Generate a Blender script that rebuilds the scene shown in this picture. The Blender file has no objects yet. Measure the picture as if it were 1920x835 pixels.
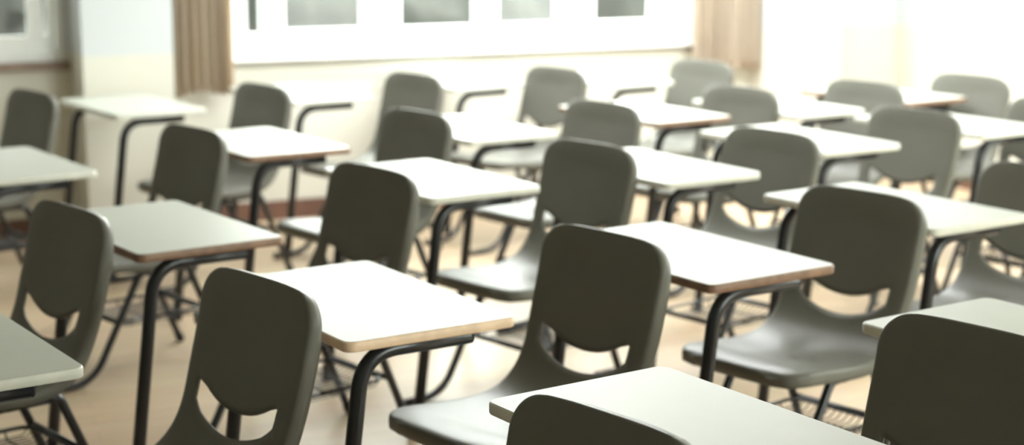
import bpy, bmesh, math, random
from mathutils import Vector, Matrix, noise
random.seed(7)
scene = bpy.context.scene
COL = scene.collection
rad = math.radians

# ------------------------------------------------------------------ materials
def new_mat(name):
    m = bpy.data.materials.new(name); m.use_nodes = True
    nt = m.node_tree
    b = nt.nodes['Principled BSDF']
    return m, nt, b

def plain(name, col, rough=.5, metallic=0.0, spec=.5, var=0.0, scale=8.0, bump=0.0, bscale=200.0, coat=0.0):
    m, nt, b = new_mat(name)
    b.inputs['Base Color'].default_value = (*col, 1)
    b.inputs['Roughness'].default_value = rough
    b.inputs['Metallic'].default_value = metallic
    b.inputs['Specular IOR Level'].default_value = spec
    b.inputs['Coat Weight'].default_value = coat
    tc = nt.nodes.new('ShaderNodeTexCoord')
    if var:
        n = nt.nodes.new('ShaderNodeTexNoise'); n.inputs['Scale'].default_value = scale; n.inputs['Detail'].default_value = 4
        nt.links.new(tc.outputs['Object'], n.inputs['Vector'])
        r = nt.nodes.new('ShaderNodeValToRGB')
        r.color_ramp.elements[0].position = .3; r.color_ramp.elements[1].position = .7
        r.color_ramp.elements[0].color = (*[max(0, c*(1-var)) for c in col], 1)
        r.color_ramp.elements[1].color = (*[min(1, c*(1+var)) for c in col], 1)
        nt.links.new(n.outputs['Fac'], r.inputs['Fac']); nt.links.new(r.outputs['Color'], b.inputs['Base Color'])
    if bump:
        n2 = nt.nodes.new('ShaderNodeTexNoise'); n2.inputs['Scale'].default_value = bscale
        nt.links.new(tc.outputs['Object'], n2.inputs['Vector'])
        bp = nt.nodes.new('ShaderNodeBump'); bp.inputs['Strength'].default_value = bump; bp.inputs['Distance'].default_value = .002
        nt.links.new(n2.outputs['Fac'], bp.inputs['Height']); nt.links.new(bp.outputs['Normal'], b.inputs['Normal'])
    return m

PLASTIC = plain('grey_plastic', (.130, .128, .108), .38, spec=.15, var=.06, scale=5, bump=.08, bscale=350)
METAL = plain('black_enamel', (.012, .013, .015), .32, spec=.5, var=.2, scale=30)
RUBBER = plain('black_rubber', (.015, .015, .015), .7)
LAMINATE = plain('white_laminate', (.40, .415, .362), .42, spec=.1, var=.012, scale=14)
EDGE_BROWN = plain('brown_edge_band', (.20, .115, .07), .5, var=.25, scale=25)
EDGE_TAN = plain('tan_edge_band', (.72, .53, .36), .5, var=.12, scale=25)
EDGE_PALE = plain('pale_edge_band', (.55, .55, .48), .5, var=.06, scale=25)
STEEL = plain('steel', (.5, .5, .5), .3, metallic=1)
FRAME_WHITE = plain('white_window_frame', (.86, .88, .86), .35, var=.02)
SILL_BROWN = plain('brown_sill', (.23, .16, .12), .5, var=.15, scale=10)
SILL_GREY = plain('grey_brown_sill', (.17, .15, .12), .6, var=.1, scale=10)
LATCH_GREEN = plain('dark_green_latch', (.02, .07, .05), .4)
CEIL = plain('ceiling_white', (.86, .86, .84), .9, var=.02)
BASE = plain('reddish_brown_baseboard', (.14, .068, .045), .5, var=.2, scale=6)
BOARD = plain('green_chalkboard', (.03, .09, .065), .7, var=.15)
BARK = plain('bark', (.09, .065, .045), .9, var=.3, scale=12)
GROUND = plain('outdoor_ground', (.06, .062, .048), .95, var=.3, scale=2)

def scuffed_plastic():
    m = plain('scuffed_grey_plastic', (.130, .128, .108), .38, spec=.15, var=.06, scale=5, bump=.08, bscale=350)
    nt = m.node_tree; b = nt.nodes['Principled BSDF']
    src = b.inputs['Base Color'].links[0].from_socket
    tc = nt.nodes.new('ShaderNodeTexCoord')
    sep = nt.nodes.new('ShaderNodeVectorMath'); sep.operation = 'SUBTRACT'; sep.inputs[1].default_value = (-.005, -.07, .425)
    nt.links.new(tc.outputs['Object'], sep.inputs[0])
    ln = nt.nodes.new('ShaderNodeVectorMath'); ln.operation = 'LENGTH'; nt.links.new(sep.outputs[0], ln.inputs[0])
    fall = nt.nodes.new('ShaderNodeMapRange'); fall.inputs[1].default_value = .02; fall.inputs[2].default_value = .06; fall.inputs[3].default_value = 1; fall.inputs[4].default_value = 0
    nt.links.new(ln.outputs['Value'], fall.inputs[0])
    n = nt.nodes.new('ShaderNodeTexNoise'); n.inputs['Scale'].default_value = 45; n.inputs['Detail'].default_value = 3
    nt.links.new(tc.outputs['Object'], n.inputs['Vector'])
    th = nt.nodes.new('ShaderNodeMapRange'); th.inputs[1].default_value = .52; th.inputs[2].default_value = .56
    nt.links.new(n.outputs['Fac'], th.inputs[0])
    mu = nt.nodes.new('ShaderNodeMath'); mu.operation = 'MULTIPLY'
    nt.links.new(th.outputs[0], mu.inputs[0]); nt.links.new(fall.outputs[0], mu.inputs[1])
    mx = nt.nodes.new('ShaderNodeMix'); mx.data_type = 'RGBA'; mx.inputs[7].default_value = (.055, .05, .042, 1)
    nt.links.new(mu.outputs[0], mx.inputs[0]); nt.links.new(src, mx.inputs[6]); nt.links.new(mx.outputs[2], b.inputs['Base Color'])
    return m

def wall_mat():                                        # cream dado below, cool white above, as painted
    m, nt, b = new_mat('two_tone_wall_paint')
    b.inputs['Roughness'].default_value = .75
    g = nt.nodes.new('ShaderNodeNewGeometry'); s = nt.nodes.new('ShaderNodeSeparateXYZ')
    nt.links.new(g.outputs['Position'], s.inputs[0])
    mr = nt.nodes.new('ShaderNodeMapRange'); mr.inputs[1].default_value = .91; mr.inputs[2].default_value = .925
    nt.links.new(s.outputs['Z'], mr.inputs[0])
    n = nt.nodes.new('ShaderNodeTexNoise'); n.inputs['Scale'].default_value = 3
    nt.links.new(g.outputs['Position'], n.inputs['Vector'])
    mx0 = nt.nodes.new('ShaderNodeMix'); mx0.data_type = 'RGBA'
    mx0.inputs[6].default_value = (.60, .588, .508, 1); mx0.inputs[7].default_value = (.63, .618, .545, 1)
    nt.links.new(n.outputs['Fac'], mx0.inputs[0])
    mx = nt.nodes.new('ShaderNodeMix'); mx.data_type = 'RGBA'
    mx.inputs[7].default_value = (.545, .57, .58, 1)
    nt.links.new(mr.outputs[0], mx.inputs[0]); nt.links.new(mx0.outputs[2], mx.inputs[6])
    nt.links.new(mx.outputs[2], b.inputs['Base Color'])
    return m
WALL = wall_mat()

def floor_mat():
    m, nt, b = new_mat('pale_wood_floor')
    tc = nt.nodes.new('ShaderNodeTexCoord')
    mp = nt.nodes.new('ShaderNodeMapping'); mp.inputs['Rotation'].default_value = (0, 0, rad(15))
    nt.links.new(tc.outputs['Object'], mp.inputs['Vector'])
    br = nt.nodes.new('ShaderNodeTexBrick')
    br.inputs['Scale'].default_value = 1; br.inputs['Brick Width'].default_value = .9; br.inputs['Row Height'].default_value = .09
    br.inputs['Mortar Size'].default_value = .0015; br.inputs['Bias'].default_value = 0
    br.inputs['Color1'].default_value = (.50, .362, .212, 1); br.inputs['Color2'].default_value = (.435, .308, .172, 1)
    br.inputs['Mortar'].default_value = (.3, .2, .11, 1)
    nt.links.new(mp.outputs[0], br.inputs['Vector'])
    n = nt.nodes.new('ShaderNodeTexNoise'); n.inputs['Scale'].default_value = 4; n.inputs['Detail'].default_value = 6
    mp2 = nt.nodes.new('ShaderNodeMapping'); mp2.inputs['Scale'].default_value = (1, 9, 1); mp2.inputs['Rotation'].default_value = (0, 0, rad(15))
    nt.links.new(tc.outputs['Object'], mp2.inputs['Vector']); nt.links.new(mp2.outputs[0], n.inputs['Vector'])
    mx = nt.nodes.new('ShaderNodeMix'); mx.data_type = 'RGBA'; mx.blend_type = 'MULTIPLY'; mx.inputs[0].default_value = .35
    nt.links.new(br.outputs['Color'], mx.inputs[6]); nt.links.new(n.outputs['Color'], mx.inputs[7])
    g = nt.nodes.new('ShaderNodeBrightContrast'); g.inputs['Bright'].default_value = .06
    nt.links.new(mx.outputs[2], g.inputs['Color']); nt.links.new(g.outputs[0], b.inputs['Base Color'])
    b.inputs['Roughness'].default_value = .38; b.inputs['Specular IOR Level'].default_value = .5
    return m
FLOOR = floor_mat()

def curtain_mat():
    m = plain('tan_curtain_cloth', (.66, .575, .465), .9, spec=.1, var=.05, scale=40, bump=.3, bscale=500)
    nt = m.node_tree; b = nt.nodes['Principled BSDF']
    tr = nt.nodes.new('ShaderNodeBsdfTranslucent'); tr.inputs['Color'].default_value = (.6, .52, .42, 1)
    mix = nt.nodes.new('ShaderNodeMixShader'); mix.inputs[0].default_value = .12
    out = nt.nodes['Material Output']
    nt.links.new(b.outputs[0], mix.inputs[1]); nt.links.new(tr.outputs[0], mix.inputs[2]); nt.links.new(mix.outputs[0], out.inputs['Surface'])
    return m
CURTAIN = curtain_mat()

def glass_mat(name, milk):
    m = bpy.data.materials.new(name); m.use_nodes = True
    nt = m.node_tree; nt.nodes.clear()
    out = nt.nodes.new('ShaderNodeOutputMaterial')
    t = nt.nodes.new('ShaderNodeBsdfTransparent'); t.inputs[0].default_value = (.95, .97, .95, 1)
    g = nt.nodes.new('ShaderNodeBsdfGlossy'); g.inputs['Roughness'].default_value = .02
    f = nt.nodes.new('ShaderNodeFresnel'); f.inputs['IOR'].default_value = 1.10
    d = nt.nodes.new('ShaderNodeBsdfDiffuse'); d.inputs['Color'].default_value = (.85, .86, .84, 1)
    m1 = nt.nodes.new('ShaderNodeMixShader'); m2 = nt.nodes.new('ShaderNodeMixShader')
    nt.links.new(f.outputs[0], m1.inputs[0]); nt.links.new(t.outputs[0], m1.inputs[1]); nt.links.new(g.outputs[0], m1.inputs[2])
    m2.inputs[0].default_value = milk
    nt.links.new(m1.outputs[0], m2.inputs[1]); nt.links.new(d.outputs[0], m2.inputs[2]); nt.links.new(m2.outputs[0], out.inputs['Surface'])
    return m
GLASS = glass_mat('clear_glass', .0)
GLASS_MILKY = glass_mat('dusty_glass', .06)

def leaf_mat(name, c1, c2):
    m, nt, b = new_mat(name)
    tc = nt.nodes.new('ShaderNodeTexCoord')
    n = nt.nodes.new('ShaderNodeTexNoise'); n.inputs['Scale'].default_value = 5; n.inputs['Detail'].default_value = 6
    nt.links.new(tc.outputs['Object'], n.inputs['Vector'])
    r = nt.nodes.new('ShaderNodeValToRGB'); r.color_ramp.elements[0].position = .35; r.color_ramp.elements[1].position = .68
    r.color_ramp.elements[0].color = (*c1, 1); r.color_ramp.elements[1].color = (*c2, 1)
    nt.links.new(n.outputs['Fac'], r.inputs['Fac']); nt.links.new(r.outputs['Color'], b.inputs['Base Color'])
    b.inputs['Roughness'].default_value = .8
    return m
LEAF = leaf_mat('grey_green_leaves', (.0046, .005, .0030), (.0098, .0105, .0066))
LEAF_DARK = leaf_mat('dark_leaves', (.004, .0042, .003), (.014, .0142, .010))

# ------------------------------------------------------------------ mesh helpers
def link_mesh(name, bm, mat, parent=None, smooth=True, normals=None):
    me = bpy.data.meshes.new(name); bm.to_mesh(me); bm.free()
    me.materials.append(mat)
    if smooth:
        for p in me.polygons: p.use_smooth = True
    o = bpy.data.objects.new(name, me); COL.objects.link(o)
    if parent: o.parent = parent
    return o

def add_box(bm, lo, hi, M=None, bevel=0.0):
    vs = [bm.verts.new((x, y, z)) for x in (lo[0], hi[0]) for y in (lo[1], hi[1]) for z in (lo[2], hi[2])]
    fs = [(0,1,3,2),(4,6,7,5),(0,4,5,1),(2,3,7,6),(0,2,6,4),(1,5,7,3)]
    faces = [bm.faces.new([vs[i] for i in f]) for f in fs]
    if bevel:
        es = {e for f in faces for e in f.edges}
        r = bmesh.ops.bevel(bm, geom=list(es), offset=bevel, segments=2, affect='EDGES', profile=.5)
        vs = list({v for v in r['verts']} | {v for v in vs if v.is_valid})
    if M is not None:
        for v in vs:
            if v.is_valid: v.co = M @ v.co
    return vs

def fillet(pts, r, n=6):
    """round the corners of a polyline"""
    P = [Vector(p) for p in pts]; out = [P[0]]
    for i in range(1, len(P)-1):
        rr = r[i-1] if isinstance(r, (list, tuple)) else r
        a = P[i-1]-P[i]; b = P[i+1]-P[i]
        d = min(rr, a.length*.49, b.length*.49)
        p0 = P[i]+a.normalized()*d; p2 = P[i]+b.normalized()*d
        for k in range(n+1):
            t = k/n
            out.append(p0*(1-t)**2 + P[i]*2*t*(1-t) + p2*t*t)
    out.append(P[-1]); return out

def add_tube(bm, pts, r, seg=12, closed=False, cap=True):
    P = [Vector(p) for p in pts]; n = len(P); rings = []
    up = None
    for i in range(n):
        if closed: t = (P[(i+1)%n]-P[i-1]).normalized()
        else: t = (P[min(i+1, n-1)]-P[max(i-1, 0)]).normalized()
        if up is None:
            up = Vector((0,0,1)) if abs(t.z) < .9 else Vector((1,0,0))
        x = (up - t*up.dot(t)).normalized(); y = t.cross(x); up = x
        rings.append([bm.verts.new(P[i] + (x*math.cos(a)+y*math.sin(a))*r) for a in [2*math.pi*k/seg for k in range(seg)]])
    m = n if closed else n-1
    for i in range(m):
        A, B = rings[i], rings[(i+1)%n]
        for k in range(seg):
            bm.faces.new((A[k], A[(k+1)%seg], B[(k+1)%seg], B[k]))
    if cap and not closed:
        bm.faces.new(list(reversed(rings[0]))); bm.faces.new(rings[-1])

def tube_obj(name, pts, r, mat, parent, seg=12, closed=False):
    bm = bmesh.new(); add_tube(bm, pts, r, seg, closed)
    bmesh.ops.recalc_face_normals(bm, faces=bm.faces)
    return link_mesh(name, bm, mat, parent)

def thing(name, label, cat, loc=(0,0,0), rz=0, group=None):
    o = bpy.data.objects.new(name, None); COL.objects.link(o)
    o.empty_display_size = .1
    o.location = loc; o.rotation_euler = (0,0,rz)
    o['label'] = label; o['category'] = cat
    if group: o['group'] = group
    return o

def copy_tree(root):
    c = root.copy(); COL.objects.link(c)
    for ch in root.children:
        d = ch.copy(); COL.objects.link(d); d.parent = c
        for g in ch.children:
            e = g.copy(); COL.objects.link(e); e.parent = d
    return c

# ------------------------------------------------------------------ chair
# local axes: the sitter faces -x, z up, seat centre over the origin
CTRL = [(-.240,.432),(-.222,.4375),(-.16,.440),(-.06,.432),(.04,.424),(.115,.428),(.170,.448),(.208,.486),(.234,.540),(.256,.610),(.281,.705),(.304,.800),(.3165,.838)]
def catmull(C, n):
    out = []
    C = [Vector((c[0], 0, c[1])) for c in C]
    for i in range(len(C)-1):
        p0 = C[max(i-1,0)]; p1 = C[i]; p2 = C[i+1]; p3 = C[min(i+2,len(C)-1)]
        for k in range(n):
            t = k/n
            out.append(.5*((2*p1)+(p2-p0)*t+(2*p0-5*p1+4*p2-p3)*t*t+(3*p1-p0-3*p2+p3)*t**3))
    out.append(C[-1]); return out
PROF = catmull(CTRL, 12)
CUM = [0]
for a, b in zip(PROF, PROF[1:]): CUM.append(CUM[-1]+(b-a).length)
LTOT = CUM[-1]
def prof_at(s):
    s = max(0, min(LTOT, s)); lo = 0; hi = len(CUM)-1
    while hi-lo > 1:
        m = (lo+hi)//2
        if CUM[m] <= s: lo = m
        else: hi = m
    t = (s-CUM[lo])/max(1e-9, CUM[hi]-CUM[lo])
    p = PROF[lo].lerp(PROF[hi], t); tan = (PROF[hi]-PROF[lo]).normalized()
    nrm = Vector((-tan.z, 0, tan.x))                    # upward from the seat, towards the sitter on the back
    return p, nrm
def s_of_z(z):
    for i in range(len(PROF)*1//3, len(PROF)-1):
        if PROF[i].x > .12 and PROF[i].z <= z <= PROF[i+1].z:
            return CUM[i]+(z-PROF[i].z)/(PROF[i+1].z-PROF[i].z)*(CUM[i+1]-CUM[i])
    return CUM[-1]
# cross-section of the shell: fraction of half width, drop behind the sitting face
CROSS = [(0,0),(.12,0),(.25,0),(.37,0),(.48,0),(.58,0),(.66,.0005),(.72,.001),(.79,.002),(.85,.003),(.90,.0042),(.935,.0055),(.962,.0075),(.980,.0105),(.992,.016),(1.0,.024),(1.0,.042)]
TS = [(-y, d) for y, d in reversed(CROSS[1:])]+CROSS
SLOT = .72
def build_shell():
    HALF = .219
    nseat, nslot, nback = 34, 6, 30
    rows = []
    TOPR = .078
    def halfw(s):
        p, _ = prof_at(s)
        w = HALF - .006*math.exp(-((p.z-.52)/.07)**2)
        # rounded upper corners
        dtop = LTOT-s
        if s > LTOT*.6 and dtop < TOPR:
            u = 1-max(0, dtop)/TOPR
            w -= TOPR*(1-math.sqrt(max(0, 1-u*u)))*.96
        if s < .09:
            u = min(1, 1-s/.09); w -= .09*(1-math.sqrt(max(0, 1-u*u)))*.97
        return w
    def point(s, yf, d, ext=None):
        p, n = prof_at(s)
        w = halfw(s)
        k = s/LTOT
        dish = (.012*(1-yf*yf)) * min(1, max(0, (s-.01)/.12)) * min(1, max(0, (LTOT-s)/.08))
        # flange shallower round the waist of the shell
        d *= 1-.35*min(1, max(0, (s-LTOT+.12)/.12))
        if ext is not None:                                # rolled edge at the front of the seat and the top of the back
            e, de = ext; e *= 1-yf**4
            d = max(d, de)
            q = p - n*dish + (Vector((-e, 0, 0)) if s < .01 else Vector((.10*e, 0, e)))
            return Vector((q.x-n.x*d, yf*w, q.z-n.z*d))
        q = p - n*(dish + d)
        return Vector((q.x, yf*w, q.z))
    grid = []
    nrow = nseat+nslot+nback+1
    for yf, d in TS:
        a = abs(yf)/SLOT
        lo = s_of_z(.500+.038*min(1.0, a)**2.0)
        hi = s_of_z(.549+.052*min(1.0, a)**2.2)
        if .84 < a <= 1.01:                                # rounded slot ends
            sh = (a-.84)/.17*.012
            lo += sh; hi -= sh
        col = []
        for i in range(nrow):
            if i <= nseat:
                t = i/nseat; t = t**1.15; s = lo*t
            elif i <= nseat+nslot: s = lo+(hi-lo)*(i-nseat)/nslot
            else:
                t = (i-nseat-nslot)/nback; t = 1-(1-t)**1.8; s = hi+(LTOT-hi)*t
            col.append(point(s, yf, d))
        roll = [(.0028, .0022), (.0046, .006), (.0056, .012), (.006, .022), (.006, .040)]
        col = [point(0, yf, d, r_) for r_ in reversed(roll)] + col + [point(LTOT, yf, d, (r_[0], r_[1]*.66)) for r_ in roll]
        grid.append(col)
    nseat += 5; nrow += 10
    bm = bmesh.new(); V = {}
    lay = bm.faces.layers.int.new('part')
    def v(i, j):
        if (i, j) not in V: V[(i, j)] = bm.verts.new(grid[i][j])
        return V[(i, j)]
    for i in range(len(TS)-1):
        for j in range(nrow-1):
            inside = abs(TS[i][0]) <= SLOT+1e-6 and abs(TS[i+1][0]) <= SLOT+1e-6
            if inside and nseat <= j < nseat+nslot: continue
            f = bm.faces.new((v(i,j), v(i+1,j), v(i+1,j+1), v(i,j+1)))
            f[lay] = 0 if j < nseat else 1
    bm.normal_update()
    bmesh.ops.remove_doubles(bm, verts=bm.verts, dist=.00005); bm.normal_update()
    # thickness
    th = .0055
    base = list(bm.verts); nrm = {q: q.normal.copy() for q in base}
    faces = list(bm.faces)
    avg = sum((f.normal.z for f in faces if f[lay] == 0))
    sgn = -1 if avg > 0 else 1
    twin = {q: bm.verts.new(q.co + nrm[q]*th*sgn) for q in base}
    bedges = [e for e in bm.edges if len(e.link_faces) == 1]
    brim = [(e, e.link_faces[0][lay], e.link_faces[0]) for e in bedges]
    for f in faces:
        g = bm.faces.new([twin[q] for q in reversed(f.verts)]); g[lay] = f[lay]
    for e, pt, f0 in brim:
        a, b = e.verts
        g = bm.faces.new((a, b, twin[b], twin[a])); g[lay] = pt
    bmesh.ops.recalc_face_normals(bm, faces=bm.faces)
    bm.verts.index_update(); bm.normal_update()
    parts = []
    for pt, nm in ((0, 'seat'), (1, 'backrest')):
        me = bpy.data.meshes.new(nm)
        fs = [f for f in bm.faces if f[lay] == pt]
        idx = {}; cos = []; nrms = []
        polys = []
        for f in fs:
            poly = []
            for q in f.verts:
                if q not in idx: idx[q] = len(cos); cos.append(q.co.copy()); nrms.append(q.normal.copy())
                poly.append(idx[q])
            polys.append(poly)
        me.from_pydata(cos, [], polys)
        for p_ in me.polygons: p_.use_smooth = True
        me.materials.append(PLASTIC)
        me.normals_split_custom_set_from_vertices([tuple(n) for n in nrms])
        parts.append(me)
    bm.free()
    return parts
SEAT_ME, BACK_ME = build_shell()

def make_chair():
    t = thing('student_chair', 'grey plastic student chair', 'chair')
    for nm, me in (('seat', SEAT_ME), ('backrest', BACK_ME)):
        o = bpy.data.objects.new(nm, me); COL.objects.link(o); o.parent = t
    R = .0128; Y = .165; ZR = .372
    bm = bmesh.new()
    for s in (-1, 1):
        add_tube(bm, [(.035, s*Y, ZR), (.155, s*Y, ZR)], R)
        for x in (.055, .13):                                 # brackets up to the shell
            add_box(bm, (x-.018, s*Y-.012, ZR+.004), (x+.018, s*Y+.012, .412))
    for x in (.05, .14):
        add_tube(bm, [(x, -Y, ZR), (x, Y, ZR)], R*.9)
    # tube carrying the front of the seat
    add_tube(bm, fillet([(.05, -.10, ZR), (-.12, -.10, .388), (-.17, -.10, .408)], .03), R*.8)
    add_tube(bm, fillet([(.05, .10, ZR), (-.12, .10, .388), (-.17, .10, .408)], .03), R*.8)
    bmesh.ops.recalc_face_normals(bm, faces=bm.faces)
    link_mesh('seat_frame', bm, METAL, t)
    for s in (-1, 1):
        y = s*Y
        pts = fillet([(.04, y, ZR), (-.005, y, ZR), (-.20, y, .014), (-.37, y, .0135)], [.05, .10], 8)
        l = tube_obj('leg', pts, R, METAL, t)
        bm = bmesh.new(); add_tube(bm, [(-.365, y, .0135), (-.385, y, .0140)], .0142)
        bmesh.ops.recalc_face_normals(bm, faces=bm.faces); link_mesh('rubber_foot', bm, RUBBER, l)
        pts = fillet([(.15, y, ZR), (.185, y, ZR), (.335, y, .018)], .05, 8)
        l = tube_obj('leg', pts, R, METAL, t)
        bm = bmesh.new(); add_tube(bm, [(.3285, y, .034), (.3425, y, .0045)], .0155)
        bmesh.ops.recalc_face_normals(bm, faces=bm.faces); link_mesh('rubber_foot', bm, RUBBER, l)
    tube_obj('stretcher', [(-.096, -Y, .208), (-.096, Y, .208)], .009, METAL, t)
    tube_obj('stretcher', [(.254, -Y, .208), (.254, Y, .208)], .009, METAL, t)
    bm = bmesh.new()
    zb = .205
    rim = fillet([(0,-.15,zb),(.245,-.15,zb),(.245,.15,zb),(-.088,.15,zb),(-.088,-.15,zb),(0,-.15,zb)], .05, 6)
    add_tube(bm, rim, .006, 8)
    for k in range(13):
        y = -.138+.276*k/12
        add_tube(bm, [(-.088+.012*(abs(k-6)/6)**4, y, zb-.002), (-.06, y, zb-.02), (.215, y, zb-.02), (.245-.012*(abs(k-6)/6)**4, y, zb-.002)], .0022, 6)
    for x in (-.03, .07, .17):
        add_tube(bm, [(x, -.148, zb), (x, -.135, zb-.023), (x, .135, zb-.023), (x, .148, zb)], .0028, 6)
    bmesh.ops.recalc_face_normals(bm, faces=bm.faces)
    link_mesh('book_basket', bm, METAL, t)
    return t

# ------------------------------------------------------------------ desk
DW, DD, DH, DT = .70, .425, .74, .023
def rounded_rect(w, d, r, n=6):
    pts = []
    for cx, cy, a0 in ((d/2-r, w/2-r, 0), (-d/2+r, w/2-r, 90), (-d/2+r, -w/2+r, 180), (d/2-r, -w/2+r, 270)):
        for k in range(n+1):
            a = rad(a0+90*k/n); pts.append((cx+r*math.cos(a), cy+r*math.sin(a)))
    return pts
def make_desk(edge_mat):
    t = thing('school_desk', 'desk', 'desk')
    # top sheet
    bm = bmesh.new(); R = rounded_rect(DW-.003, DD-.003, .022)
    lo = [bm.verts.new((x, y, DH-DT)) for x, y in R]; hi = [bm.verts.new((x, y, DH)) for x, y in R]
    bm.faces.new(hi); bm.faces.new(list(reversed(lo)))
    for k in range(len(R)): bm.faces.new((lo[k], lo[(k+1)%len(R)], hi[(k+1)%len(R)], hi[k]))
    link_mesh('tabletop', bm, LAMINATE, t, smooth=False)
    # edge band
    bm = bmesh.new()
    prof = [(-.0012, DH-DT+.0), (.0006, DH-DT), (.0022, DH-DT+.003), (.0022, DH-.004), (.0006, DH-.0012), (-.0012, DH-.0008)]
    rings = []
    for off, z in prof:
        rings.append([bm.verts.new((x, y, z)) for x, y in rounded_rect(DW-.001+2*off, DD-.001+2*off, .022+off)])
    for a, b in zip(rings, rings[1:]):
        for k in range(len(a)): bm.faces.new((a[k], a[(k+1)%len(a)], b[(k+1)%len(a)], b[k]))
    bmesh.ops.recalc_face_normals(bm, faces=bm.faces)
    link_mesh('edge_band', bm, edge_mat, t)
    r = .0178; zt = DH-DT-r-.001
    for s in (-1, 1):
        y = s*(DW/2-.05)
        pts = fillet([(.115, y, zt), (-.150, y, zt), (-.235, y, .02)], .085, 10)
        l = tube_obj('leg', pts, r, METAL, t, 14)
        bm = bmesh.new(); add_tube(bm, [(.1155, y, zt), (.121, y, zt)], r*.97, 14)
        bmesh.ops.recalc_face_normals(bm, faces=bm.faces); link_mesh('end_cap', bm, RUBBER, l)
        bm = bmesh.new(); add_tube(bm, [(-.2325, y, .040), (-.2365, y, .001)], .0205, 14)
        bmesh.ops.recalc_face_normals(bm, faces=bm.faces); link_mesh('rubber_foot', bm, RUBBER, l)
    bm = bmesh.new()
    add_tube(bm, [(.03, -DW/2+.05, zt), (.03, DW/2-.05, zt)], r*.8)
    bmesh.ops.recalc_face_normals(bm, faces=bm.faces); link_mesh('crossbar', bm, METAL, t)
    return t

# ------------------------------------------------------------------ room frame: s along the window wall, n into the room
WA = rad(-9.56)
P0 = Vector((3.6713, 7.7842, 0))
UW = Vector((math.cos(WA), math.sin(WA), 0)); NW = Vector((math.sin(WA), -math.cos(WA), 0))
ROOM = Matrix(((UW.x, NW.x, 0, P0.x), (UW.y, NW.y, 0, P0.y), (0, 0, 1, 0), (0, 0, 0, 1)))
S0, S1, N1, ZC = -6.5, 4.15, 9.4, 3.0
def struct(name, boxes, mat, parent=None, bevel=0.0, label=None):
    bm = bmesh.new()
    for lo, hi in boxes: add_box(bm, lo, hi, ROOM, bevel)
    bmesh.ops.recalc_face_normals(bm, faces=bm.faces)
    o = link_mesh(name, bm, mat, parent, smooth=False)
    if parent is None: o['kind'] = 'structure'
    if label: o['label'] = label
    return o
TW = .22
SILL = .83
WTOP = 2.55
struct('floor', [((S0-TW, -TW, -.1), (S1+TW, N1+TW, 0))], FLOOR)
struct('ceiling', [((S0-TW, -TW, ZC), (S1+TW, N1+TW, ZC+.1))], CEIL)
# openings in the window wall
W1 = (-2.1, -.89); W2 = (-.03, 2.69)
struct('wall_back', [((S0-TW, -TW, 0), (W1[0], 0, ZC)), ((W1[0], -TW, 0), (W1[1], 0, SILL)), ((W1[0], -TW, WTOP), (W1[1], 0, ZC)),
                     ((W1[1], -TW, 0), (W2[0], 0, ZC)), ((W2[0], -TW, 0), (W2[1], 0, SILL)), ((W2[0], -TW, WTOP), (W2[1], 0, ZC)),
                     ((W2[1], -TW, 0), (S1+TW, 0, ZC))], WALL)
struct('trim_1', [((-.85, 0, 0), (-.415, .30, ZC))], WALL, label='wall pillar between the two windows, white above and cream below')
struct('trim_2', [((3.09, 0, 0), (3.52, .30, ZC))], WALL, label='white wall pillar right of the right curtain')
RW = (3.6, 5.2)
struct('wall_right', [((S1, 0, 0), (S1+TW, RW[0], ZC)), ((S1, RW[1], 0), (S1+TW, N1, ZC)), ((S1, RW[0], 0), (S1+TW, RW[1], .9)), ((S1, RW[0], 2.6), (S1+TW, RW[1], ZC))], WALL)
struct('wall_left', [((S0-TW, 0, 0), (S0, N1, ZC))], WALL)
NWIN = [(.9, 3.7)]
bx = [((S0-TW, N1, 0), (S1+TW, N1+TW, .9)), ((S0-TW, N1, 2.6), (S1+TW, N1+TW, ZC))]
e = S0-TW
for a, b in NWIN: bx.append(((e, N1, .9), (a, N1+TW, 2.6))); e = b
bx.append(((e, N1, .9), (S1+TW, N1+TW, 2.6)))
struct('wall_front', bx, WALL)
struct('baseboard_back', [((S0, 0, 0), (-.85, .014, .10)), ((-.415, 0, 0), (3.09, .014, .10)), ((3.52, 0, 0), (S1, .014, .10))], BASE)
struct('baseboard_right', [((S1-.014, .014, 0), (S1, N1, .10))], BASE)
struct('baseboard_left', [((S0, .014, 0), (S0+.014, N1, .10))], BASE)
# sills
struct('trim_3', [((W1[0], -TW, SILL), (W1[1]+.03, .035, SILL+.042))], SILL_BROWN, bevel=.004, label='brown sill under the left window')
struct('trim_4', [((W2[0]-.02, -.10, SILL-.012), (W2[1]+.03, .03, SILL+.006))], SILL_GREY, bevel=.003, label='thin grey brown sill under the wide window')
struct('trim_5', [((W2[0]-.02, -.10, SILL+.006), (W2[1]+.03, .018, SILL+.022))], FRAME_WHITE, bevel=.003, label='white ledge of the wide window above its thin sill')

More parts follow.
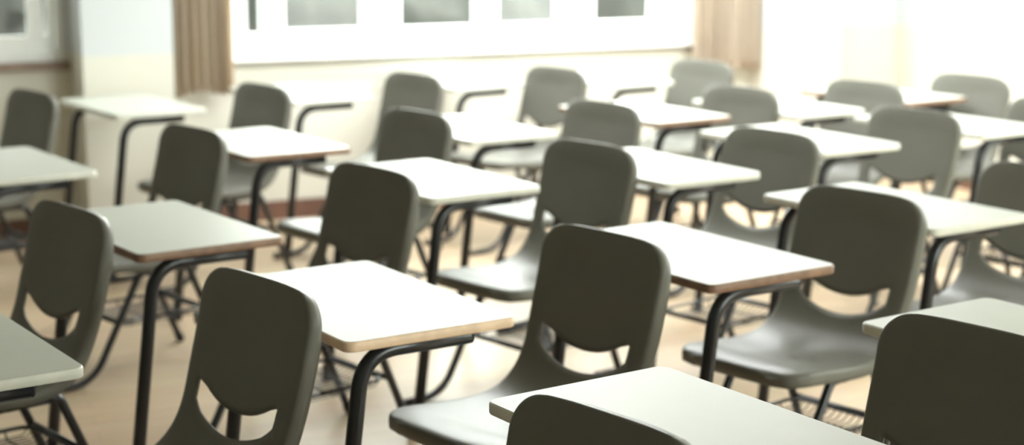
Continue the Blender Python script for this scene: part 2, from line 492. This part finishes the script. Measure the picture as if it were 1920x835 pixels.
def window(name, s0, s1, z0, z1, n, panes, fb=.05, fz=.05, mulls=None, glass=None, label=None):
    """frame with sliding sashes; panes: list of (a, b, bottom, glass material)"""
    w = struct(name, [((s0, n-.05, z0), (s1, n+.05, z0+fz)), ((s0, n-.05, z1-.05), (s1, n+.05, z1)),
                      ((s0, n-.05, z0+fz), (s0+.025, n+.05, z1-.05)), ((s1-.025, n-.05, z0+fz), (s1, n+.05, z1-.05))], FRAME_WHITE, label=label)
    for k, (a, b, la, rb, zb, gm, off) in enumerate(panes):
        # a..b outer sash extent, la / rb the stile widths, zb the bottom of the glass
        zt = z1-.05
        sash = struct('sash', [((a, n+off-.016, z0+fz), (a+la, n+off+.016, zt)), ((b-rb, n+off-.016, z0+fz), (b, n+off+.016, zt)),
                               ((a+la, n+off-.016, z0+fz), (b-rb, n+off+.016, zb)), ((a+la, n+off-.016, zt-.07), (b-rb, n+off+.016, zt)),
                               ((a+la, n+off-.016, 1.78), (b-rb, n+off+.016, 1.83))], FRAME_WHITE, w)
        struct('pane', [((a+la, n+off-.003, zb), (b-rb, n+off+.003, 1.78))], gm, sash)
        struct('pane', [((a+la, n+off-.003, 1.83), (b-rb, n+off+.003, zt-.07))], gm, sash)
    return w
NF = -.06
w2 = window('window_2', W2[0], W2[1], SILL+.022, WTOP, NF, [
    (.0, .19, .048, .071, .978, GLASS, .018),
    (.19, .79, .073, .107, .988, GLASS_MILKY, -.018),
    (.79, 1.40, .105, .08, .988, GLASS, .018),
    (1.40, 1.95, .084, .115, .987, GLASS_MILKY, -.018),
    (1.95, 2.505, .114, .085, .989, GLASS, .018),
    (2.505, 2.68, .089, .03, .987, GLASS, -.018)], label='wide white sliding window with grey green foliage outside')
struct('latch', [((.165, NF+.034, .922), (.225, NF+.05, .934)), ((.19, NF+.05, .916), (.206, NF+.06, .940))], LATCH_GREEN, w2, bevel=.002)
w1 = window('window_1', W1[0], W1[1], SILL+.042, WTOP, -.06, [
    (-2.075, -.985, .06, .06, .997, GLASS, .018), (-.985, -.915, .02, .03, .997, GLASS, -.018)], label='left window with a pale sliding frame and dark foliage outside')
for k, (a, b) in enumerate(NWIN):
    mid = (a+b)/2
    window('window_%d' % (k+3), a, b, .9, 2.6, N1+.1, [(a+.025, mid, .06, .06, 1.0, GLASS, .018), (mid, b-.025, .06, .06, 1.0, GLASS, -.018)])

# rear windows, out of the frame to the right
RSPLIT = [RW[0], 4.4, RW[1]]
w_r = struct('window_4', [((S1+.05, RW[0], .9), (S1+.15, RW[1], .95)), ((S1+.05, RW[0], 2.55), (S1+.15, RW[1], 2.6))] + [((S1+.05, q-.03, .95), (S1+.15, q+.03, 2.55)) for q in (RW[0]+.03, 4.4, RW[1]-.03)], FRAME_WHITE)
for a, b in zip(RSPLIT, RSPLIT[1:]): struct('pane', [((S1+.097, a+.03, .95), (S1+.103, b-.03, 2.55))], GLASS, w_r)

# chalkboard wall, out of the frame: what the chairs face
t = thing('chalkboard', 'long green chalkboard on the wall the chairs face', 'chalkboard', ROOM @ Vector((S0, 4.7, 0)), WA)
bm = bmesh.new(); add_box(bm, (.012, -2.0, .9), (.03, 2.0, 2.1)); link_mesh('board', bm, BOARD, t, False)
bm = bmesh.new()
for lo, hi in (((0, -2.05, .85), (.04, 2.05, .9)), ((0, -2.05, 2.1), (.04, 2.05, 2.15)), ((0, -2.05, .9), (.04, -2.0, 2.1)), ((0, 2.0, .9), (.04, 2.05, 2.1)), ((.04, -2.0, .86), (.10, 2.0, .875))):
    add_box(bm, lo, hi)
link_mesh('board_frame', bm, SILL_BROWN, t, False)

# ------------------------------------------------------------------ curtains
def curtain(label, s0, s1, n, z0, z1, pleats, amp, seed):
    rnd = random.Random(seed)
    bm = bmesh.new(); NS, NZ = pleats*14, 36
    ph = [rnd.uniform(-.5, .5) for _ in range(pleats+2)]; am = [rnd.uniform(.55, 1.25) for _ in range(pleats+2)]
    rows = []
    for j in range(NZ+1):
        tz = j/NZ; z = z0+(z1-z0)*tz; row = []
        for i in range(NS+1):
            u = i/NS; k = u*pleats; b = int(min(k, pleats-1e-6)); f = k-b
            a = am[b]*(1-f)+am[b+1]*f; q = ph[b]*(1-f)+ph[b+1]*f
            d = amp*a*math.sin(2*math.pi*k+q)+amp*.25*math.sin(2*math.pi*k*2.3+q*3)
            d *= .75+.35*(1-tz)
            s = s0+(s1-s0)*u + .012*math.sin(2*math.pi*k+1.2+q) + (1-tz)*.012*math.sin(u*7+seed)
            zz = z + (1-tz)*(.012*math.sin(2*math.pi*k+q+.6)+.01*math.sin(u*9+seed))
            row.append(bm.verts.new((s, n+d, zz)))
        rows.append(row)
    for j in range(NZ):
        for i in range(NS):
            bm.faces.new((rows[j][i], rows[j][i+1], rows[j+1][i+1], rows[j+1][i]))
    r = bmesh.ops.solidify(bm, geom=list(bm.faces), thickness=.003)
    c = ROOM @ Vector(((s0+s1)/2, n, z0))
    for v in bm.verts: v.co = ROOM @ v.co - c
    bmesh.ops.recalc_face_normals(bm, faces=bm.faces)
    t = thing('curtain', label, 'curtain', c, 0, 'tan curtains at the window wall')
    link_mesh('curtain_cloth', bm, CURTAIN, t)
    bm = bmesh.new()
    sm = (s0+s1)/2
    a = ROOM @ Vector((s0-.06, n, z1+.02)) - c; b = ROOM @ Vector((s1+.06, n, z1+.02)) - c
    add_tube(bm, [a, b], .012)
    for s in (s0-.03, s1+.03):                              # brackets back to the wall
        a = ROOM @ Vector((s, n, z1+.02)) - c; b = ROOM @ Vector((s, -.01, z1+.02)) - c
        add_tube(bm, [a, b], .008)
    bmesh.ops.recalc_face_normals(bm, faces=bm.faces)
    link_mesh('curtain_rod', bm, STEEL, t)
    return t
curtain('tan pleated curtain beside the white pillar, left of the wide window', -.41, -.07, .12, .695, 2.62, 8, .030, 3)
curtain('pale tan pleated curtain at the right end of the wide window', 2.61, 3.06, .12, .695, 2.62, 8, .034, 8)

# ------------------------------------------------------------------ desks and chairs
# desks: x, y, rotation (deg), edge kind, label
DESKS = [  # x, y, rotation in degrees, edge band, label
 (1.842, 2.097, 0.1, 'pale', 'white desk along the bottom edge between two large half hidden chair backs'),
 (2.849, 2.126, 0.2, 'pale', 'white desk cut off by the right edge just behind the largest chair back'),
 (0.886, 3.422, 0.0, 'pale', 'grey white desk cut off by the lower left edge of the photo'),
 (1.833, 3.287, -1.3, 'tan', 'white desk with tan edge in the foreground, on one black bent leg'),
 (2.810, 3.274, 0.2, 'brown', 'white desk with brown edge and bare top, above the scuffed grey seat'),
 (3.796, 3.452, 0.6, 'pale', 'white desk at the right edge with its black tube frame showing beneath'),
 (1.793, 4.366, 1.5, 'brown', 'greyish white desk with dark brown edge and straight black leg, left foreground'),
 (2.878, 4.663, 0.3, 'pale', 'white pale edged desk whose top touches the dark centre chair'),
 (3.668, 4.473, 0.3, 'pale', 'white pale edged desk right behind the dark centre chair'),
 (4.601, 4.692, -0.5, 'pale', 'white desk in front of the wide pale grey chair at back right'),
 (5.480, 4.689, 0.2, 'pale', 'white desk cut by the right edge, behind the wide pale grey chair'),
 (1.785, 5.736, 0.8, 'pale', 'greyish desk cut by the left edge, halfway up the photo'),
 (2.780, 5.745, -0.1, 'brown', 'white desk with brown edge standing before the wall below the left curtain'),
 (3.674, 5.656, -0.1, 'pale', 'white desk right behind the small dark chair left of centre'),
 (4.617, 5.677, 0.1, 'brown', 'small white desk with thin brown edge in the back rows, centre right'),
 (5.285, 5.531, 0.1, 'pale', 'small white desk overlapping the olive grey chair at back right'),
 (6.050, 5.600, 0.0, 'brown', 'small far desk with brown underside between the last two chairs'),
 (2.822, 7.141, -0.1, 'pale', 'white desk with two black legs in front of the white pillar'),
 (3.685, 7.164, 0.3, 'pale', 'bright desk with dark bent tube by the wall, left of the first pale chair'),
 (4.620, 7.240, 0.2, 'pale', 'bright desk with dark bent tube between the two pale window chairs'),
 (5.339, 6.920, 0.3, 'pale', 'bright desk with faint bent tube, just left of the palest chair'),
]
CHAIRS = [  # x and y of the top of the back, rotation, label
 (1.573, 2.015, 7.0, 'dark chair back rising from the bottom edge, only its rounded top showing'),
 (2.513, 2.056, 7.0, 'largest dark chair back, cut off by the lower right corner'),
 (1.547, 3.213, 7.3, 'dark chair with tall back and lit slot, lower left, before the tan edged desk'),
 (2.489, 3.202, 7.0, 'dark chair in the centre foreground, its seat beside the tan edged desk'),
 (3.471, 3.273, 7.2, 'dark chair at right with the scuffed shiny grey seat'),
 (4.283, 3.284, 7.0, 'mid grey chair cut by the right edge, seat behind a straight desk leg'),
 (1.503, 4.267, 6.9, 'dark chair at left in front of the dark brown edged greyish desk'),
 (2.519, 4.412, 7.3, 'dark chair between the brown edged left desk and the pale edged desk'),
 (3.403, 4.467, 7.7, 'dark chair in the picture centre with a pale seat at its left'),
 (4.149, 4.364, 6.9, 'mid grey chair right of centre with a wide lit slot'),
 (5.071, 4.516, 7.1, 'wide pale grey chair at back right with a narrow slot'),
 (5.820, 4.420, 7.0, 'grey chair sliver at the right edge, beyond the cut off desk'),
 (2.430, 5.568, 7.5, 'dark chair at left against the foot of the white pillar'),
 (3.365, 5.543, 6.7, 'small dark chair left of centre, overlapping a pale chair behind it'),
 (4.169, 5.391, 6.6, 'small greyish olive chair in the upper middle, above the dark centre chair'),
 (5.030, 5.498, 7.4, 'pale blurred grey chair in front of the palest chair'),
 (5.686, 5.376, 7.0, 'olive grey chair against the white wall at right'),
 (6.335, 5.304, 6.8, 'light grey chair at far right, last of its row'),
 (2.334, 7.032, 7.8, 'bluish grey chair at the far left below the left window'),
 (3.281, 6.730, 7.3, 'dark chair by the wall just right of the left curtain'),
 (4.110, 6.793, 7.2, 'pale grey chair under the left part of the wide window'),
 (4.862, 6.668, 6.8, 'pale bluish chair under the middle of the wide window'),
 (5.723, 6.560, 6.5, 'palest chair, under the right end of the wide window'),
]
protos = {'pale': make_desk(EDGE_PALE), 'tan': make_desk(EDGE_TAN), 'brown': make_desk(EDGE_BROWN)}
used = set()
for x, y, rz, kind, lab in DESKS:
    o = protos[kind]
    if kind in used: o = copy_tree(o)
    used.add(kind)
    o.location = (x, y, 0); o.rotation_euler = (0, 0, rad(rz))
    o['label'] = lab; o['category'] = 'desk'; o['group'] = 'single school desks in rows'
chair0 = make_chair()
for i, (x, y, rz, lab) in enumerate(CHAIRS):
    o = chair0 if i == 0 else copy_tree(chair0)
    a = rad(rz)
    o.location = (x-.322*math.cos(a), y-.322*math.sin(a), 0); o.rotation_euler = (0, 0, a)
    o['label'] = lab; o['category'] = 'chair'; o['group'] = 'grey plastic student chairs in rows'
    if 'scuffed' in lab:
        for c in o.children:
            if c.name.startswith('seat') and c.data == SEAT_ME:
                c.data = SEAT_ME.copy(); c.data.materials[0] = scuffed_plastic()

# ------------------------------------------------------------------ outdoors
bm = bmesh.new(); add_box(bm, (-40, -45, -.5), (45, -TW-.01, -.35), ROOM); add_box(bm, (-40, N1+TW+.01, -.5), (45, 45, -.35), ROOM); add_box(bm, (S1+TW+.01, -TW-.01, -.5), (45, N1+TW+.01, -.35), ROOM)
o = link_mesh('outdoor_ground', bm, GROUND, None, False); o['kind'] = 'structure'
def shrub(s, n, r, h, mat, seed, label):
    rnd = random.Random(seed)
    c = ROOM @ Vector((s, n, -.35))
    t = thing('shrub', label, 'shrub', c, 0, 'shrubs outside the windows')
    bm = bmesh.new()
    for k in range(16):
        q = Vector((rnd.uniform(-.42, .42)*r, rnd.uniform(-.4, .4)*r, h*(.12+.7*k/15)))
        M = Matrix.Translation(q) @ Matrix.Diagonal((r*rnd.uniform(.5, .75), r*rnd.uniform(.5, .7), h*rnd.uniform(.2, .33), 1))
        bmesh.ops.create_icosphere(bm, subdivisions=4, radius=1, matrix=M)
    for v in bm.verts:
        f = noise.fractal(v.co*3.1+Vector((seed*3.7, 0, 0)), 1.0, 2.0, 4)
        v.co += v.co.normalized()*0 + Vector((noise.noise(v.co*6), noise.noise(v.co*6+Vector((9, 0, 0))), f*.8))*.16
    link_mesh('foliage', bm, mat, t)
    bm = bmesh.new()
    for k in range(4):
        a = k*1.6+seed
        add_tube(bm, [(0.03*math.cos(a), .03*math.sin(a), -.02), (.1*math.cos(a), .1*math.sin(a), h*.3), (.3*r*math.cos(a), .3*r*math.sin(a), h*.6)], .03, 8)
    bmesh.ops.recalc_face_normals(bm, faces=bm.faces)
    link_mesh('stem', bm, BARK, t)
shrub(-2.1, -2.3, 1.7, 4.2, LEAF_DARK, 2, 'tall dark leafy shrub outdoors, filling the left window')
def hedge():
    c = ROOM @ Vector((0, -3.4, -.35))
    t = thing('hedge', 'long grey green hedge outdoors, seen through the wide window', 'hedge', c, WA)
    bm = bmesh.new(); L0, L1, H, D = -.3, 9.0, 1.75, .55
    NX, NZ = 150, 26
    def ring(i):
        x = L0+(L1-L0)*i/NX; out = []
        for k in range(NZ+1):
            a = math.pi*k/NZ
            y = -D*math.copysign(abs(math.cos(a))**.45, math.cos(a)); z = H*abs(math.sin(a))**.45
            q = Vector((x, y, z))
            f = noise.fractal(q*2.3, 1.0, 2.0, 5)
            out.append(bm.verts.new((x+.08*f, y*(1+.25*f), max(-.02, z*(1+.10*f)))))
        return out
    R = [ring(i) for i in range(NX+1)]
    for A, B in zip(R, R[1:]):
        for k in range(NZ): bm.faces.new((A[k], A[k+1], B[k+1], B[k]))
    bm.faces.new(R[0]); bm.faces.new(list(reversed(R[-1])))
    bmesh.ops.recalc_face_normals(bm, faces=bm.faces)
    link_mesh('foliage', bm, LEAF, t)
    for i in range(8):
        tube_obj('stem', [(L0+.6+i*1.15, 0, -.01), (L0+.62+i*1.15, .02, .8)], .03, BARK, t, 8)
hedge()

# ------------------------------------------------------------------ light: overcast sky through the windows
w = bpy.data.worlds.new('overcast_sky'); scene.world = w; w.use_nodes = True
bg = w.node_tree.nodes['Background']
bg.inputs['Color'].default_value = (.97, 1.0, .965, 1); bg.inputs['Strength'].default_value = 16.0
FILL_LAMPS = [(.15, .42, 14), (1.5, .45, 40), (2.85, .45, 60), (1.0, 1.9, 32), (2.3, 2.0, 42), (3.45, 3.2, 34), (.45, 3.2, 19)]  # s, n and watts of the added fill lamps
def portal(s0, s1, z0, z1, n, inward):
    L = bpy.data.lights.new('window_portal', 'AREA'); L.shape = 'RECTANGLE'; L.size = s1-s0; L.size_y = z1-z0
    L.cycles.is_portal = True
    o = bpy.data.objects.new('window_portal', L); COL.objects.link(o)
    d = NW if inward > 0 else -NW
    o.location = ROOM @ Vector(((s0+s1)/2, n, (z0+z1)/2))
    o.rotation_euler = d.to_track_quat('-Z', 'Y').to_euler()
portal(W1[0], W1[1], SILL, WTOP, -.16, 1); portal(W2[0], W2[1], SILL, WTOP, -.16, 1)
for a, b in NWIN: portal(a, b, .9, 2.6, N1+.17, -1)

L = bpy.data.lights.new('window_portal', 'AREA'); L.shape = 'RECTANGLE'; L.size = RW[1]-RW[0]; L.size_y = 1.7; L.cycles.is_portal = True
o = bpy.data.objects.new('window_portal', L); COL.objects.link(o); o.location = ROOM @ Vector((S1+.17, (RW[0]+RW[1])/2, 1.75)); o.rotation_euler = (-UW).to_track_quat('-Z', 'Y').to_euler()

# added fill lamps above the frame, brightening the far chairs and window wall
LZ = 2.45
def add_fill_lamp(s, n, watts, label):
    c = ROOM @ Vector((s, n, ZC))
    t = thing('fill_lamp', label, 'lamp', c, WA, 'added fill lamps out of the frame')
    h = LZ-ZC
    bm = bmesh.new()
    add_box(bm, (-.62, -.035, h+.045), (.62, .035, h+.09), bevel=.004)
    for sg in (-1, 1):                                       # sloping reflector wings
        vs = [bm.verts.new(q) for q in ((-.62, sg*.035, h+.05), (.62, sg*.035, h+.05), (.62, sg*.12, h+.012), (-.62, sg*.12, h+.012))]
        f = bm.faces.new(vs)
        bmesh.ops.solidify(bm, geom=[f], thickness=.003)
    bmesh.ops.recalc_face_normals(bm, faces=bm.faces)
    link_mesh('housing', bm, FRAME_WHITE, t, False)
    for x in (-.4, .4):
        tube_obj('suspension_rod', [(x, 0, h+.08), (x, 0, 0)], .006, STEEL, t, 8)
    L = bpy.data.lights.new('fill_light', 'AREA'); L.shape = 'RECTANGLE'; L.size = 1.2; L.size_y = .2
    L.energy = watts; L.color = (.95, .99, 1.0)
    o = bpy.data.objects.new('fill_area', L); COL.objects.link(o); o.parent = t; o.location = (0, 0, h)
for s_, n_, w_ in FILL_LAMPS:
    add_fill_lamp(s_, n_, w_, 'added long white fill lamp, hung out of the frame to brighten the back right desks and chairs')

# ------------------------------------------------------------------ camera
cam = bpy.data.cameras.new('camera'); co = bpy.data.objects.new('camera', cam); COL.objects.link(co)
cam.sensor_fit = 'HORIZONTAL'; cam.sensor_width = 36; cam.lens = 3106/1920*36
cam.clip_start = .05; cam.clip_end = 200
yaw, pitch, roll = rad(55.41), rad(10.93), rad(.23)
F = Vector((math.cos(yaw)*math.cos(pitch), math.sin(yaw)*math.cos(pitch), -math.sin(pitch)))
RT = Vector((math.sin(yaw), -math.cos(yaw), 0)); UP = RT.cross(F)
X = RT*math.cos(roll)+UP*math.sin(roll); Y = UP*math.cos(roll)-RT*math.sin(roll)
co.matrix_world = Matrix(((X.x, Y.x, -F.x, 0), (X.y, Y.y, -F.y, 0), (X.z, Y.z, -F.z, 1.642), (0, 0, 0, 1)))
cam.dof.use_dof = True; cam.dof.focus_distance = 3.0; cam.dof.aperture_fstop = 2.5; cam.dof.aperture_blades = 0
scene.camera = co
vs = scene.view_settings
vs.view_transform = 'Standard'; vs.look = 'None'; vs.gamma = 1; vs.use_curve_mapping = False; vs.exposure = .74
scene.cycles.max_bounces = 10; scene.cycles.diffuse_bounces = 6; scene.cycles.transparent_max_bounces = 12
scene.cycles.use_denoising = True
